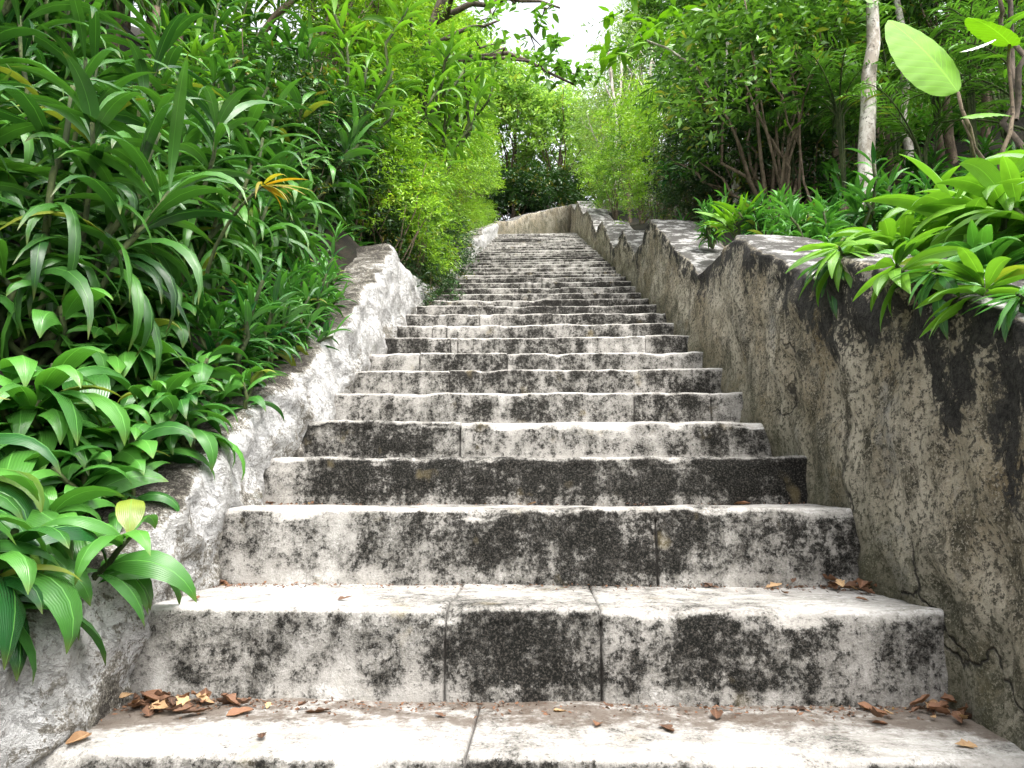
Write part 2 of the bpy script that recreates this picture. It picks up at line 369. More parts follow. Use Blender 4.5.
wl = empty('stone_wall', org); place('wall_body', me, wl)
tag(wl, 'low whitewashed rough wall left of the stairs, partly buried under leafy plants', 'wall')
# curving wall at the head of the stairs
cv = [(-1.15, 17.9, 6.95), (-.75, 18.6, 7.2), (-.25, 19.4, 7.72), (.35, 20.3, 8.2), (.95, 21.3, 8.75), (1.7, 22.6, 9.3), (2.9, 24.2, 9.9)]
V = []; edge = []; tt = np.linspace(0, len(cv)-1, 90)
for t in tt:
    p = np.array([np.interp(t, range(len(cv)), [c[i] for c in cv]) for i in range(3)])
    q = np.array([np.interp(min(t+.3, len(cv)-1.001), range(len(cv)), [c[i] for c in cv]) for i in range(2)])-p[:2]
    if np.linalg.norm(q) < 1e-4: q = np.array([1., 1.4])
    q = q/np.linalg.norm(q); nrm = np.array([-q[1], q[0]])
    for (o, dz) in [(0, -1.2), (0, -.5), (0, -.3), (0, -.15), (0, -.04), (.03, 0), (.25, .0), (.47, 0), (.5, -.04), (.5, -1.2)]:
        V.append((p[0]+nrm[0]*o, p[1]+nrm[1]*o, p[2]+dz)); edge.append(max(0, -dz))
V = np.array(V); V += np.stack([fnoise(V, 2, 3)*.05, fnoise(V, 2, 8)*.05, fnoise(V, 2.5, 18)*.04], 1)
cw = empty('stone_wall', (-.6, 18.5, 6.6))
place('wall_body', mesh('wall_body', V-np.array([-.6, 18.5, 6.6]), grid_faces(len(tt), 10), M_WR, attrs={'near': np.array(edge)*0-.25, 'edge': edge, 'foot': np.clip(np.array(edge)*3, 0, 1.3)}), cw)
tag(cw, 'short curving stone parapet at the far head of the stairs, bending right', 'wall')

# ------------------------------------------------------------------ ground
def ground_z(x, y):
    g = stair_z(y); base = g-.5
    if x < -1.3:
        wz = prof_z(LP, y) if y < 17.5 else g+.3
        if y < 0: wz = g+.1
        d = -x-1.3; z = wz-.05+min(d, 3.2)*.95+max(0, d-3.2)*.35*min(1, 20/(d+1))
        return z
    if x > 1.3:
        wz = prof_z(RP, y) if y < 21.5 else g+.4
        wz = min(wz, g+.85) if y < 21.5 else wz
        d = x-1.3
        return wz-.10+min(d, 1.4)*.16+max(0, min(d-1.4, 4))*.55+max(0, d-5.4)*.25*min(1, 20/(d+1))
    return base
gx = np.concatenate([[-300, -120, -60, -30, -18, -12, -9], np.arange(-7, -1.3, .35), [-1.32, -1.2, 1.2, 1.32], np.arange(1.6, 8, .4), [9, 12, 18, 30, 60, 120, 300]])
gy = np.concatenate([[-300, -100, -40, -15, -6, -2], np.arange(-1, 8, .3), np.arange(8, 27, .6), [30, 36, 45, 60, 90, 150, 300, 600]])
V = []
for x in gx:
    for y in gy:
        xx = max(-14, min(14, x)); z = ground_z(xx, min(max(y, -20), 60))
        if abs(x) > 1.35: z += .10*noise.noise(Vector((x*1.3, y*1.3, 2)))+(.0 if abs(x) < 8 else noise.noise(Vector((x*.05, y*.05, 2)))*2)
        V.append((x, y, z))
g = place('ground', mesh('ground', V, grid_faces(len(gx), len(gy))[:, ::-1], M_SOIL)); tag(g, 'dark leafy soil banks on both sides of the stairs', kind='structure')

# ------------------------------------------------------------------ leaf builder
def leafset(P, az, el, L, W, bend, roll, tint, ns=6, nx=3, fold=.35, shape='lance', wav=.0, power=1.2):
    P = np.asarray(P, float); n = len(P)
    bc = lambda a: np.broadcast_to(np.asarray(a, float), (n,)).copy()
    az, el, L, W, bend, roll, tint, fold = map(bc, (az, el, L, W, bend, roll, tint, fold))
    t = np.linspace(0, 1, ns+1)
    th = el[:, None]-bend[:, None]*t[None]**power
    thm = (th[:, 1:]+th[:, :-1])/2; stp = (L/ns)[:, None]
    h = np.concatenate([np.zeros((n, 1)), np.cumsum(np.cos(thm)*stp, 1)], 1)
    z = np.concatenate([np.zeros((n, 1)), np.cumsum(np.sin(thm)*stp, 1)], 1)
    H = np.stack([np.cos(az), np.sin(az), 0*az], 1)
    C = P[:, None]+h[..., None]*H[:, None]; C[..., 2] += z
    T = np.cos(th)[..., None]*H[:, None]; T[..., 2] += np.sin(th)
    S0 = np.stack([-np.sin(az), np.cos(az), 0*az], 1)[:, None]+0*T
    N0 = np.cross(T, S0); cr, sr = np.cos(roll)[:, None, None], np.sin(roll)[:, None, None]
    S = S0*cr+N0*sr; N = N0*cr-S0*sr
    if shape == 'lance': w = np.sin(PI*np.clip((t-.08)/.92, 0, 1)**.72)**.85
    elif shape == 'strap': w = np.clip(t*5+.25, 0, 1)*np.clip((1-t)*3.2, 0, 1)**.7
    elif shape == 'ovate': w = np.sin(PI*np.clip((t-.06)/.94, 0, 1)**.6)**.75
    else: w = np.sin(PI*t**.8)
    w = np.maximum(w, .07 if shape != 'simple' else .02); w[-1] = .02
    u = np.linspace(-1, 1, nx)
    hw = (W/2)[:, None]*w[None]
    lat = hw[:, :, None]*u
    f = fold[:, None, None]
    wave = wav*np.sin(t*14+az[:, None]*3)[:, :, None]*np.abs(u)*np.sign(u)*L[:, None, None]
    V = C[:, :, None]+S[:, :, None]*(lat*np.cos(f))[..., None]+N[:, :, None]*(np.abs(lat)*np.sin(f)*-1+wave*w[None, :, None])[..., None]
    UV = np.stack(np.broadcast_arrays((u[None, None]+1)/2, t[None, :, None], ), -1)
    UV = np.broadcast_to(UV, (n, ns+1, nx, 2)) if UV.shape[0] != n else UV
    base = grid_faces(ns+1, nx); k = (ns+1)*nx
    F = (base[None]+(np.arange(n)*k)[:, None, None]).reshape(-1, 4)
    return V.reshape(-1, 3), F, UV.reshape(-1, 2), np.repeat(tint, k)
def join(sets):
    off = 0; Vs, Fs, Us, Ts = [], [], [], []
    for V, F, U, T in sets:
        Vs.append(V); Fs.append(F+off); Us.append(U); Ts.append(T); off += len(V)
    return np.concatenate(Vs), np.concatenate(Fs), np.concatenate(Us), np.concatenate(Ts)
def leafmesh(name, sets, mat):
    V, F, U, T = join(sets); return mesh(name, V, F, mat, uv=U, attrs={'tint': T})
def tube(pts, rad, n=7):
    pts = np.array(pts, float); m = len(pts); rad = np.broadcast_to(rad, (m,))
    T = np.gradient(pts, axis=0); T /= np.linalg.norm(T, axis=1)[:, None]+1e-9
    ref = np.array([0, 0, 1.]) if abs(T[:, 2]).mean() < .8 else np.array([1., 0, 0])
    A = np.cross(T, ref); A /= np.linalg.norm(A, axis=1)[:, None]+1e-9; B = np.cross(T, A)
    a = np.arange(n)*2*PI/n
    V = pts[:, None]+rad[:, None, None]*(np.cos(a)[None, :, None]*A[:, None]+np.sin(a)[None, :, None]*B[:, None])
    V = V.reshape(-1, 3); F = []
    for i in range(m-1):
        for j in range(n):
            k = (j+1) % n; F.append((i*n+j, i*n+k, (i+1)*n+k, (i+1)*n+j))
    V = np.concatenate([V, pts[-1:]]); e = len(V)-1
    for j in range(n): F.append(((m-1)*n+j, (m-1)*n+(j+1) % n, e, e))
    F = np.array(F); q = F[:-n]; tri = F[-n:, :3]
    return V, q, tri
def tubes(name, lst, mat, n=7):
    Vs, Q, T = [], [], []; off = 0
    for pts, rad in lst:
        V, q, t = tube(pts, rad, n); Vs.append(V); Q.append(q+off); T.append(t+off); off += len(V)
    return mesh(name, np.concatenate(Vs), [np.concatenate(Q), np.concatenate(T)], mat)
def curve(a, b, sag=0.0, wob=.0, n=7, seed=0):
    a, b = np.array(a, float), np.array(b, float); r = np.random.default_rng(int(seed*1000+7))
    t = np.linspace(0, 1, n)[:, None]; p = a+(b-a)*t; p[:, 2] += sag*np.sin(t[:, 0]*PI)
    k = r.normal(0, 1, (n, 3))*wob; k[0] = 0; k[-1] = 0
    return p+k
U_ = lambda a, b, n=None: rng.uniform(a, b, n)

# ---- plant prototypes: each returns (foliage mesh, stem mesh)
def broad_clump(nl=20, L=(.17, .25), W=.30, mat=M_BROAD, h=.22, nst=3, dx=0, bend=(1.3, 2.3), name='foliage', el=(.5, 1.25)):
    sets, st = [], []
    for s in range(nst):
        a = U_(0, 2*PI); lean = U_(.05, .16) if nst > 1 else .02
        tip = np.array([math.cos(a)*lean+dx, math.sin(a)*lean, h*U_(.6, 1.15)])
        c = curve((math.cos(a)*.02, math.sin(a)*.02, -.05), tip, 0, .006, 6, U_(0, 9)); st.append((c, np.linspace(.010, .006, 6)))
        n = nl//nst; k = np.arange(n); f = U_(.30, 1.0, n); f.sort()
        P = np.stack([np.interp(f, np.linspace(0, 1, 6), c[:, i]) for i in range(3)], 1)
        az = k*2.4+U_(0, 6)+rng.normal(0, .25, n)
        LL = U_(*L, n)*(.75+.25*(1-f)*2)
        sets.append(leafset(P, az, el[0]+(el[1]-el[0])*(f-.3)/.7+rng.normal(0, .12, n), LL, LL*W*U_(.8, 1.15, n), U_(*bend, n), rng.normal(0, .35, n),
                            np.clip(rng.normal(.45, .25, n)+(f-.7)*.5, 0, 1), 9, 5, U_(.15, .5, n), 'lance', .006))
    return leafmesh(name, sets, mat), tubes('stem', st, M_CANE, 6)
def strap_shrub(heads=8, nl=18, L=(.26, .42), W=(.040, .068), H=(.05, .95), spread=.42, mat=M_STRAP, bend=(1.7, 3.0), shape='lance', tmean=.4):
    sets, st = [], []
    for s in range(heads):
        a = U_(0, 2*PI); rr = U_(.1, 1)*spread; hh = U_(*H)
        tip = np.array([math.cos(a)*rr, math.sin(a)*rr, hh]); c = curve((0, 0, -.12), tip, 0, .015, 7, U_(0, 9)); st.append((c, np.linspace(.013, .008, 7)))
        n = nl; f = np.sort(U_(.45, 1.0, n)); P = np.stack([np.interp(f, np.linspace(0, 1, 7), c[:, i]) for i in range(3)], 1)
        az = np.arange(n)*2.4+U_(0, 6)+rng.normal(0, .3, n); LL = U_(*L, n)
        sets.append(leafset(P, az, .1+1.25*(f-.45)/.55+rng.normal(0, .15, n), LL, U_(*W, n), U_(*bend, n)*(1.1-.35*(f-.45)/.55), rng.normal(0, .4, n),
                            np.clip(rng.normal(tmean, .25, n), 0, 1), 8, 3, U_(.2, .6, n), shape, .004))
    return leafmesh('foliage', sets, mat), tubes('stem', st, M_CANE, 5)
def fine_bush(nclump=260, per=16, R=(.6, .6, .6), L=(.035, .065), W=.28, mat=M_FINE, droop=.8, shell=.55, ns=2, stems=9, tw=.09, zc=.5, bark=M_TWIG, tm=.45):
    d = rng.normal(0, 1, (nclump, 3)); d /= np.linalg.norm(d, axis=1)[:, None]; d[:, 2] = np.where(d[:, 2] < -.55, -d[:, 2], d[:, 2])
    lob = 1+.28*np.array([noise.noise(Vector(q)*2.1+Vector((nclump*.37, L[0]*90, 1))) for q in d])*1.6
    rad = U_(shell, 1.0, nclump)**.7*lob
    C = d*rad[:, None]*np.array(R); C[:, 2] += R[2]*zc*2
    taz = np.arctan2(d[:, 1], d[:, 0])+rng.normal(0, .5, nclump)
    ctint = np.clip(rng.normal(tm, .32, nclump), 0, 1)
    idx = np.repeat(np.arange(nclump), per); n = len(idx); s = U_(-1, 1, n)
    tdir = np.stack([np.cos(taz), np.sin(taz), rng.normal(-.15, .4, nclump)], 1)
    P = C[idx]+tdir[idx]*(s*tw)[:, None]+rng.normal(0, tw*.16, (n, 3))
    az = taz[idx]+np.where(rng.random(n) < .5, 1, -1)*U_(.2, 1.3, n); LL = U_(*L, n)
    fol = leafset(P, az, rng.normal(.2, .45, n), LL, LL*W, U_(.3, 1.0, n)*droop*1.5, rng.normal(0, .6, n), np.clip(ctint[idx]+rng.normal(0, .14, n), 0, 1), ns, 2 if ns < 3 else 3, .3, 'simple')
    st = []
    for k in rng.choice(nclump, stems, replace=False):
        q = curve((0, 0, -.15), C[k], .05, R[0]*.05, 6, U_(0, 9)); st.append((q, np.linspace(.022, .006, 6)*max(R[0], .5)))
    return leafmesh('foliage', [fol], mat), tubes('stem', st, bark, 5)
def palm(nf=9, FL=(1.0, 1.5), mat=M_PALM, H=.5, ll=(.20, .32), lw=.020, npair=26, bend=1.5, el=(.7, 1.35)):
    sets, st = [], []
    for f in range(nf):
        a = f*2.4+U_(-.3, .3); e0 = U_(*el); b = bend*U_(.7, 1.3); L = U_(*FL); m = 14
        t = np.linspace(0, 1, m); th = e0-b*t**1.3; hh = np.cumsum(np.cos(th))*L/m; zz = np.cumsum(np.sin(th))*L/m
        R = np.stack([math.cos(a)*hh, math.sin(a)*hh, zz+H], 1); R = np.concatenate([[(0, 0, -.1)], R]); st.append((R, np.linspace(.012, .003, m+1)))
        f_ = np.linspace(.22, 1, npair); P = np.stack([np.interp(f_, np.linspace(0, 1, m+1), R[:, i]) for i in range(3)], 1)
        thp = np.interp(f_, t, th)
        for sg in (-1, 1):
            LL = U_(*ll, npair)*np.sin(PI*(.12+.83*f_))**.6
            sets.append(leafset(P, a+sg*(1.15-.5*f_)+rng.normal(0, .08, npair), thp*.6+.15+rng.normal(0, .1, npair), LL, lw*U_(.8, 1.2, npair), U_(.5, 1.3, npair), rng.normal(0, .3, npair),
                                np.clip(rng.normal(.4, .2)+rng.normal(0, .1, npair), 0, 1), 3, 2, .2, 'simple'))
    return leafmesh('frond', sets, mat), tubes('stem', st, M_CANE, 4)

# two-level copying: a thing with its parts
def plant(name, protos, loc, rz, s, label, cat, group, parts=('foliage', 'stem'), sz=None, tilt=(0, 0)):
    o = empty(name, loc, rz, s); o.rotation_euler = (tilt[0], tilt[1], rz)
    if sz: o.scale = (s, s, s*sz)
    for pn, me in zip(parts, protos): place(pn, me, o)
    return tag(o, label, cat, group)
def rooted(o, mat=None, r=.028):
    x, y, z = o.location; k = o.scale[0]; a = o.rotation_euler[2]
    lean = -1.1 if -2.4 < x < -.3 and y > 5 else 0; gz = ground_z(x+lean, y)-.1
    if lean and z-gz < .2: gz = z-.4
    if z-gz > .16:
        c = curve((lean/k*math.cos(a), -lean/k*math.sin(a), (gz-z)/o.scale[2]), (0, 0, .02), 0, .012*(z-gz)/k, 7, abs(x*3.1+y)); c[-1, :2] = 0
        place('trunk', tubes('trunk', [(c, np.linspace(r*1.5, r, 7)/k)], mat or M_TWIG, 7), o)
    return o
USED = {}
def uniq(lbl):
    USED[lbl] = USED.get(lbl, 0)+1
    return lbl
pick = lambda l: l[int(rng.integers(len(l)))]

BC = [broad_clump(60, (.19, .29), .32, h=.17, nst=5, bend=(1.6, 2.9), el=(.3, 1.2)) for _ in range(4)]+[broad_clump(32, (.16, .23), nst=3, h=.15, bend=(1.4, 2.8)) for _ in range(2)]
SS = [strap_shrub() for _ in range(3)]+[strap_shrub(6, 20, (.34, .50), (.038, .056), (.1, .8)) for _ in range(2)]
SB = [strap_shrub(6, 18, (.16, .26), (.028, .040), (.2, .75), .36, M_BRIGHT, (1.0, 2.2), 'lance', .35) for _ in range(2)]
SM = [strap_shrub(11, 17, (.15, .23), (.028, .042), (.03, .5), .32, M_BROAD, (1.0, 2.2), 'lance', .5) for _ in range(2)]
FB = [fine_bush(230, 18, (.62, .62, .7), (.045, .085), .26, shell=.35, tw=.12) for _ in range(3)]
FD = [fine_bush(240, 18, (.6, .6, .6), (.045, .08), .28, mat=M_FINEDK, shell=.35, tw=.12) for _ in range(2)]
FM = [fine_bush(240, 12, (.8, .8, .9), (.06, .11), .34, M_MID, ns=2, tw=.14) for _ in range(3)]
PM = [palm() for _ in range(3)]+[palm(11, (.7, 1.1), ll=(.16, .26), lw=.016, H=.9) for _ in range(1)]

# ------------------------------------------------------------------ left: broad-leaved clumps on the wall
G_L1 = 'broad-leaved clumps along the left wall'
def wallclump(x, y, dz, s, where, protos=None, tilt=(0, 0)):
    x += .07 if x > -1.5 else .03
    plant('broad_leaf_plant', protos or pick(BC), (x, y, prof_z(LP, y)+dz), U_(0, 6.28), s*(1.27 if x > -1.45 else 1.25),
          uniq('glossy green broad-leaved clump '+where), 'plant', G_L1, tilt=tilt)
wallclump(-1.24, 1.52, -.03, .95, 'spilling lowest over the left wall, nearest the camera', tilt=(0, -.25))
wallclump(-1.38, 1.36, .10, 1.0, 'at the left picture edge above the lowest wall stones')
wallclump(-1.36, 1.62, .08, 1.05, 'behind the lowest spilling clump, above the first step')
wallclump(-1.60, 1.60, .26, 1.0, 'higher up the bank at the left edge of the picture')
wallclump(-1.27, 1.86, .0, .95, 'drooping over the left wall beside the second step', tilt=(0, -.2))
wallclump(-1.46, 1.98, .12, 1.1, 'upright on the soil behind the wall beside the second step')
wallclump(-1.32, 2.16, .0, .95, 'drooping over the left wall beside the third step from the bottom', tilt=(0, -.2))
wallclump(-1.55, 2.30, .18, 1.1, 'upright behind the wall just before the third riser')
wallclump(-1.36, 2.46, .03, .9, 'on the left wall beside the back of the third step')
wallclump(-1.62, 2.66, .2, 1.05, 'behind the wall beside the fourth step')
wallclump(-1.84, 2.0, .42, 1.05, 'second row up the left bank above the second step')
wallclump(-1.9, 2.5, .45, 1.05, 'second row up the left bank above the third step')
wallclump(-1.24, 1.96, -.02, .80, 'filling the left wall top between second and third risers', tilt=(0, -.3))
wallclump(-1.20, 2.30, .0, .72, 'with low leaves hanging to the wall face beside the third step', tilt=(0, -.35))
wallclump(-1.19, 1.70, -.05, .80, 'hanging between the two lowest spilling clumps on the left wall', tilt=(0, -.4))
wallclump(-1.18, 2.62, -.02, .70, 'leaning over the left wall right before the narrow-leaved shrubs', tilt=(0, -.35))
G_L2 = 'narrow-leaved green shrubs massed on the left wall'
for (x, y, dz, s) in [(-1.24, 2.78, -.03, .95), (-1.22, 3.08, -.04, .9), (-1.2, 3.3, -.06, .75), (-1.2, 3.62, -.06, .7), (-1.62, 3.2, .15, 1.1), (-1.30, 3.45, 0, .9), (-1.6, 3.65, .1, 1.1), (-1.28, 3.8, -.04, .8), (-1.62, 4.1, .0, 1.0), (-1.85, 3.0, .3, 1.1), (-1.9, 3.6, .3, 1.1), (-1.9, 4.3, .25, 1.1), (-1.62, 4.6, .0, .95), (-1.75, 5.0, .05, 1.1), (-1.65, 5.4, .0, 1.2), (-1.3, 4.05, -.04, .7)]:
    row = 'spilling down the face of the left wall' if x >= -1.24 else 'leaning out over the left wall' if x > -1.5 else ('just behind the left wall' if x > -1.7 else 'a row back from the left wall')
    plant('leafy_shrub', pick(SM), (x, y, prof_z(LP, y)+dz), U_(0, 6.28), s, uniq('mid-green narrow-leaved shrub %s at the %s step' % (row, stepword(y))), 'shrub', G_L2)
# strap-leaved shrubs up the left bank
G_L3 = 'drooping strap-leaved shrubs up the left bank'
tiers = ['at the foot of the left bank', 'low on the left bank', 'halfway up the left bank', 'high on the left bank', 'at the crest of the left bank', 'at the very top of the left foliage']
for i, y in enumerate(np.arange(1.3, 6.4, .42)):
    for t in range(6):
        x = -1.66-.40*t+U_(-.1, .1); yy = y+U_(-.1, .1)+(.2 if t % 2 else 0)
        if t == 0 and y < 2.0: continue
        z = ground_z(x, yy)+(.05 if t < 3 else .25)+(.25*max(0, t-2))
        big = y > 4.2 and t >= 1
        rooted(plant('strap_leaf_shrub', pick(SB if big and rng.random() < .35 else (BC if t < 4 and rng.random() < .3 else SS)), (x, yy, z), U_(0, 6.28), U_(.95, 1.2),
              uniq('arching strap-leaved shrub %s, level with the %s step' % (tiers[t], stepword(yy))), 'shrub', G_L3))
G_LG = 'low leafy plants between the shrubs of the left bank'
for i in range(54):
    yy = U_(1.2, 6.2); x = -1.55-abs(U_(0, 1.7)); t = int((-x-1.5)/.6)
    plant('ground_plant', pick(SM if rng.random() < .6 else BC), (x, yy, ground_z(x, yy)-.02), U_(0, 6.28), U_(.8, 1.1),
          'low leafy plant in the shade %s, level with the %s step' % (['just behind the left wall', 'low on the left bank', 'halfway up the left bank', 'high on the left bank'][min(t, 3)], stepword(yy)), 'plant', G_LG)
# ------------------------------------------------------------------ left hedge farther up
G_L4 = 'fine-leaved hedge bushes overhanging the left wall'
for (x, y, dz) in [(-1.3, 6.0, .45), (-1.25, 6.6, .3), (-1.3, 7.2, .25), (-1.28, 7.9, .2), (-1.3, 8.6, .1), (-1.35, 6.4, .9), (-1.35, 7.4, .8), (-1.3, 9.4, .1)]:
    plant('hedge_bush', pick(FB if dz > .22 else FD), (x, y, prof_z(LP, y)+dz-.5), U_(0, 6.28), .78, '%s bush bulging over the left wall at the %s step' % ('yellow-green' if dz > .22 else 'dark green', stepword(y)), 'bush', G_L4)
ht = ['hanging down over the left wall', 'in the middle of the left hedge', 'in the upper left hedge', 'at the top of the left hedge', 'above the left hedge crest']
for y in np.arange(6.1, 18.5, .82):
    for t in range(5):
        yy = y+U_(-.15, .15); x = -1.45-.16*t+U_(-.08, .08)-(.12 if t == 0 else 0); s = .85+.10*t+.015*(y-6)
        z = (prof_z(LP, min(yy, 17.4)) if yy < 17.5 else stair_z(yy)+.3)-.35+t*.82
        if t == 0: s = .72; x += .02
        if t == 0 and yy < 9.5: s = .88; x += .05; z -= .05
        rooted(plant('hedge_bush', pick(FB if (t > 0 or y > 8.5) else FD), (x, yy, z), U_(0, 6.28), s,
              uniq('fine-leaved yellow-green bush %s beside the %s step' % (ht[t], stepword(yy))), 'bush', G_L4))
G_L5 = 'bright lance-leaved shrubs topping the left hedge'
for (px, py, Y, s) in [(395, 120, 6.2, 1.5), (420, 60, 6.8, 1.7), (455, 85, 7.8, 1.7), (370, 60, 5.6, 1.4), (440, 20, 7.4, 1.8), (405, 175, 6.6, 1.3), (470, 60, 9.0, 1.8), (380, 10, 6.0, 1.6), (430, 130, 7.4, 1.4), (350, 130, 5.4, 1.2)]:
    p = at(px, py, Y); 
    rooted(plant('bright_shrub', pick(SB), (p[0]-.15, p[1], p[2]-.6*s), U_(0, 6.28), s, uniq('bright yellow-green lance-leaved shrub on the left, beside the %s step%s' % (stepword(Y), ', high up' if py < 70 else ', lower down')), 'shrub', G_L5))

for (x, y, s) in [(-1.24, 6.25, .75), (-1.16, 6.8, .72), (-1.14, 7.4, .66), (-1.75, 4.8, .75), (-1.8, 5.4, .9), (-1.62, 5.85, .85), (-1.95, 5.0, 1.0)]:
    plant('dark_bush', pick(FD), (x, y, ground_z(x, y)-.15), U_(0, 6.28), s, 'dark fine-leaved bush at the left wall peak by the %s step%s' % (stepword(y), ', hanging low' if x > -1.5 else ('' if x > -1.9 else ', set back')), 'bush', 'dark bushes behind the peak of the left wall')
# yellow leaf cluster
ys_ = leafset(np.array([(0, 0, 0)]*11), U_(-1.7, 1.2, 11), U_(-.2, .5, 11), U_(.10, .24, 11), U_(.014, .024, 11), U_(.5, 1.7, 11), U_(-.8, .8, 11), U_(0, 1, 11), 7, 3, .3, 'lance')
o = empty('yellowing_sprig', at(262, 186, 2.55)); place('foliage', leafmesh('foliage', [ys_], M_YELLOW), o)
place('stem', tubes('stem', [(curve((-.25, .12, -.3), (0, 0, 0), .05, .01, 6, 3), np.linspace(.008, .005, 6))], M_CANE, 5), o)
tag(o, 'yellow and orange dying sprig of narrow leaves among dark left foliage', 'sprig')

# ------------------------------------------------------------------ trees
def limb_tree(name, base, top, r0, limbs, leafpts, mat, bark, label, cat='tree', group=None, L=(.09, .15), W=.4, per=26, spread=.35, shape='ovate', ns=4, droop=1.4, tmean=.45):
    base = np.array(base); tr = curve(base, top, .0, .007*np.linalg.norm(np.array(top)-base), 10, r0*50+base[0])
    o = empty(name, base); lst = [(tr-base, np.linspace(r0, r0*.5, 10))]
    ls = []
    for (f, tip) in limbs:
        a = np.array([np.interp(f, np.linspace(0, 1, 10), tr[:, i]) for i in range(3)])
        c = curve(a, tip, .12*np.linalg.norm(np.array(tip)-a), .03, 8, f*31+tip[0]); ls.append((c-base, np.linspace(r0*.45, r0*.12, 8)))
    if leafpts:
        C = np.array(leafpts)[:, :3]; rads = np.array([l[3] if len(l) > 3 else spread for l in leafpts])
        n0 = len(C)*5; cc = np.repeat(np.arange(len(C)), 5); SC = C[cc]+rng.normal(0, .5, (n0, 3))*rads[cc][:, None]
        idx = np.repeat(np.arange(n0), per//5+1); n = len(idx); P = SC[idx]+rng.normal(0, .16, (n, 3))*rads[cc][idx][:, None]
        LL = U_(*L, n); tint = np.clip(rng.normal(tmean, .25, n0)[idx]+rng.normal(0, .12, n), 0, 1)
        place('crown', leafmesh('crown', [leafset(P-base, U_(0, 6.28, n), rng.normal(.1, .5, n), LL, LL*W, U_(.3, droop, n), rng.normal(0, .5, n), tint, ns, 3, .25, shape)], mat), o)
        tw = [(curve(C[c]-base, SC[k]-base, .02, .01, 4, k*.13), np.linspace(r0*.12, .003, 4)) for k, c in enumerate(cc) if k % 2 == 0]
    if leafpts and len(leafpts) > 8: ls += tw
    place('trunk', tubes('trunk', lst+ls, bark, 7), o)
    return tag(o, label, cat, group)
A = lambda px, py, Y: tuple(at(px, py, Y))
tips = [A(500, 20, 8.6), A(535, 30, 8.7), A(535, 62, 8.8), A(520, 105, 8.9), A(575, 85, 8.8), A(470, -10, 8.4), A(560, 8, 8.7)]
lp = [A(x, y-12, 8.4+U_(0, .8))+(r*.9,) for (x, y, r) in [(492, 30, .42), (515, 15, .42), (530, 45, .38), (505, 60, .38), (545, 20, .3), (540, 75, .22), (556, 80, .2), (575, 88, .22),
      (590, 92, .15), (480, 0, .5), (510, -25, .5), (545, -20, .4), (558, 55, .14), (500, -60, .6), (480, 60, .4), (562, 75, .16)]]
limb_tree('overhanging_tree', (-2.6, 9.2, ground_z(-2.6, 9.2)-.2), A(455, -20, 8.8), .11, [(.55, tips[0]), (.5, tips[2]), (.6, tips[4]), (.8, tips[5]), (.8, tips[6])],
          lp, M_BRIGHT, M_BARKD, 'tree with rounded leaves leaning from the left across the patch of sky', L=(.10, .17), W=.45, per=34, tmean=.3)

M_FAR = mat_leaf('hazed_far_leaf', (.13, .26, .06), (.40, .58, .15), .5, .4, False)  # paler, brighter green carries the haze and bright daylight on the far trees
# ------------------------------------------------------------------ far trees
FT_A = fine_bush(520, 16, (1.6, 1.6, 1.8), (.12, .20), .4, M_FAR, tw=.30, shell=.45, stems=8)
FT_B = fine_bush(480, 16, (1.6, 1.6, 1.6), (.12, .20), .38, M_MID, tw=.28, shell=.4, stems=8)
FT_C = fine_bush(360, 14, (1.5, 1.5, 2.0), (.10, .18), .3, M_PALE_HAZE, tw=.30, shell=.3, stems=12, bark=M_BARK)
FT_D = fine_bush(460, 16, (1.5, 1.2, 1.2), (.10, .16), .4, M_FINEDK, tw=.24, shell=.4, stems=8)
G_F = 'trees closing the view above the head of the stairs'
def far(px, py, Y, s, pr, label, sz=None):
    p = at(px, py, Y); h = 1.7*s*(sz or 1)
    trunk = tubes('trunk', [(curve((0, 0, ground_z(min(max(p[0], -14), 14), Y)-(p[2]-h)), (0, 0, h*.8), 0, .05, 6, px), np.linspace(.14, .05, 6)/s)], M_BARKD, 7)
    o = plant('background_tree', pr, (p[0], p[1], p[2]-h), U_(0, 6.28), s, label, 'tree', G_F, parts=('crown', 'branch'), sz=sz)
    place('trunk', trunk, o)
far(515, 130, 24.5, 1.15, FT_A, 'bright green tree beyond the stair head, left half of the gap')
far(560, 140, 24, .95, FT_A, 'bright green tree beyond the stair head, right under the sky gap')
far(475, 105, 24, 1.3, FT_A, 'bright green tree rising behind the end of the left hedge')
far(598, 160, 27, 1.0, FT_A, 'bright tree between the sky gap and the right bushes')
far(513, 190, 21, .85, FT_D, 'dark round bush behind the left end of the curved parapet')
far(548, 190, 22.5, .95, FT_D, 'dark broad bush directly behind the curved parapet')
far(492, 188, 22, .9, FT_D, 'dark bush where the left hedge meets the curved parapet')
for i, (px, Y) in enumerate([(478, 27), (520, 28), (560, 27), (600, 28), (640, 24)]):
    far(px, 190, Y, .95, FT_B if i % 2 else FT_D, 'dark tree far behind the parapet, %s of five' % ['leftmost', 'second from left', 'middle', 'fourth from left', 'rightmost'][i])
far(612, 115, 22, .8, FT_C, 'pale thin-leaved tree right of the sky gap', 1.3)
far(650, 85, 19, .95, FT_C, 'pale airy tree behind the fine right-hand bushes', 1.3)
far(618, 150, 20, .9, FT_C, 'pale low tree above the upper end of the right wall', 1.1)
far(690, 20, 18, 1.1, FT_B, 'mid-green tree high behind the leaning branch')
far(400, 60, 22, 1.9, FT_B, 'mid-green tree hidden mostly behind the left hedge')
far(640, 30, 24, .6, FT_C, 'small pale treetop against the sky right of the gap', 1.2)
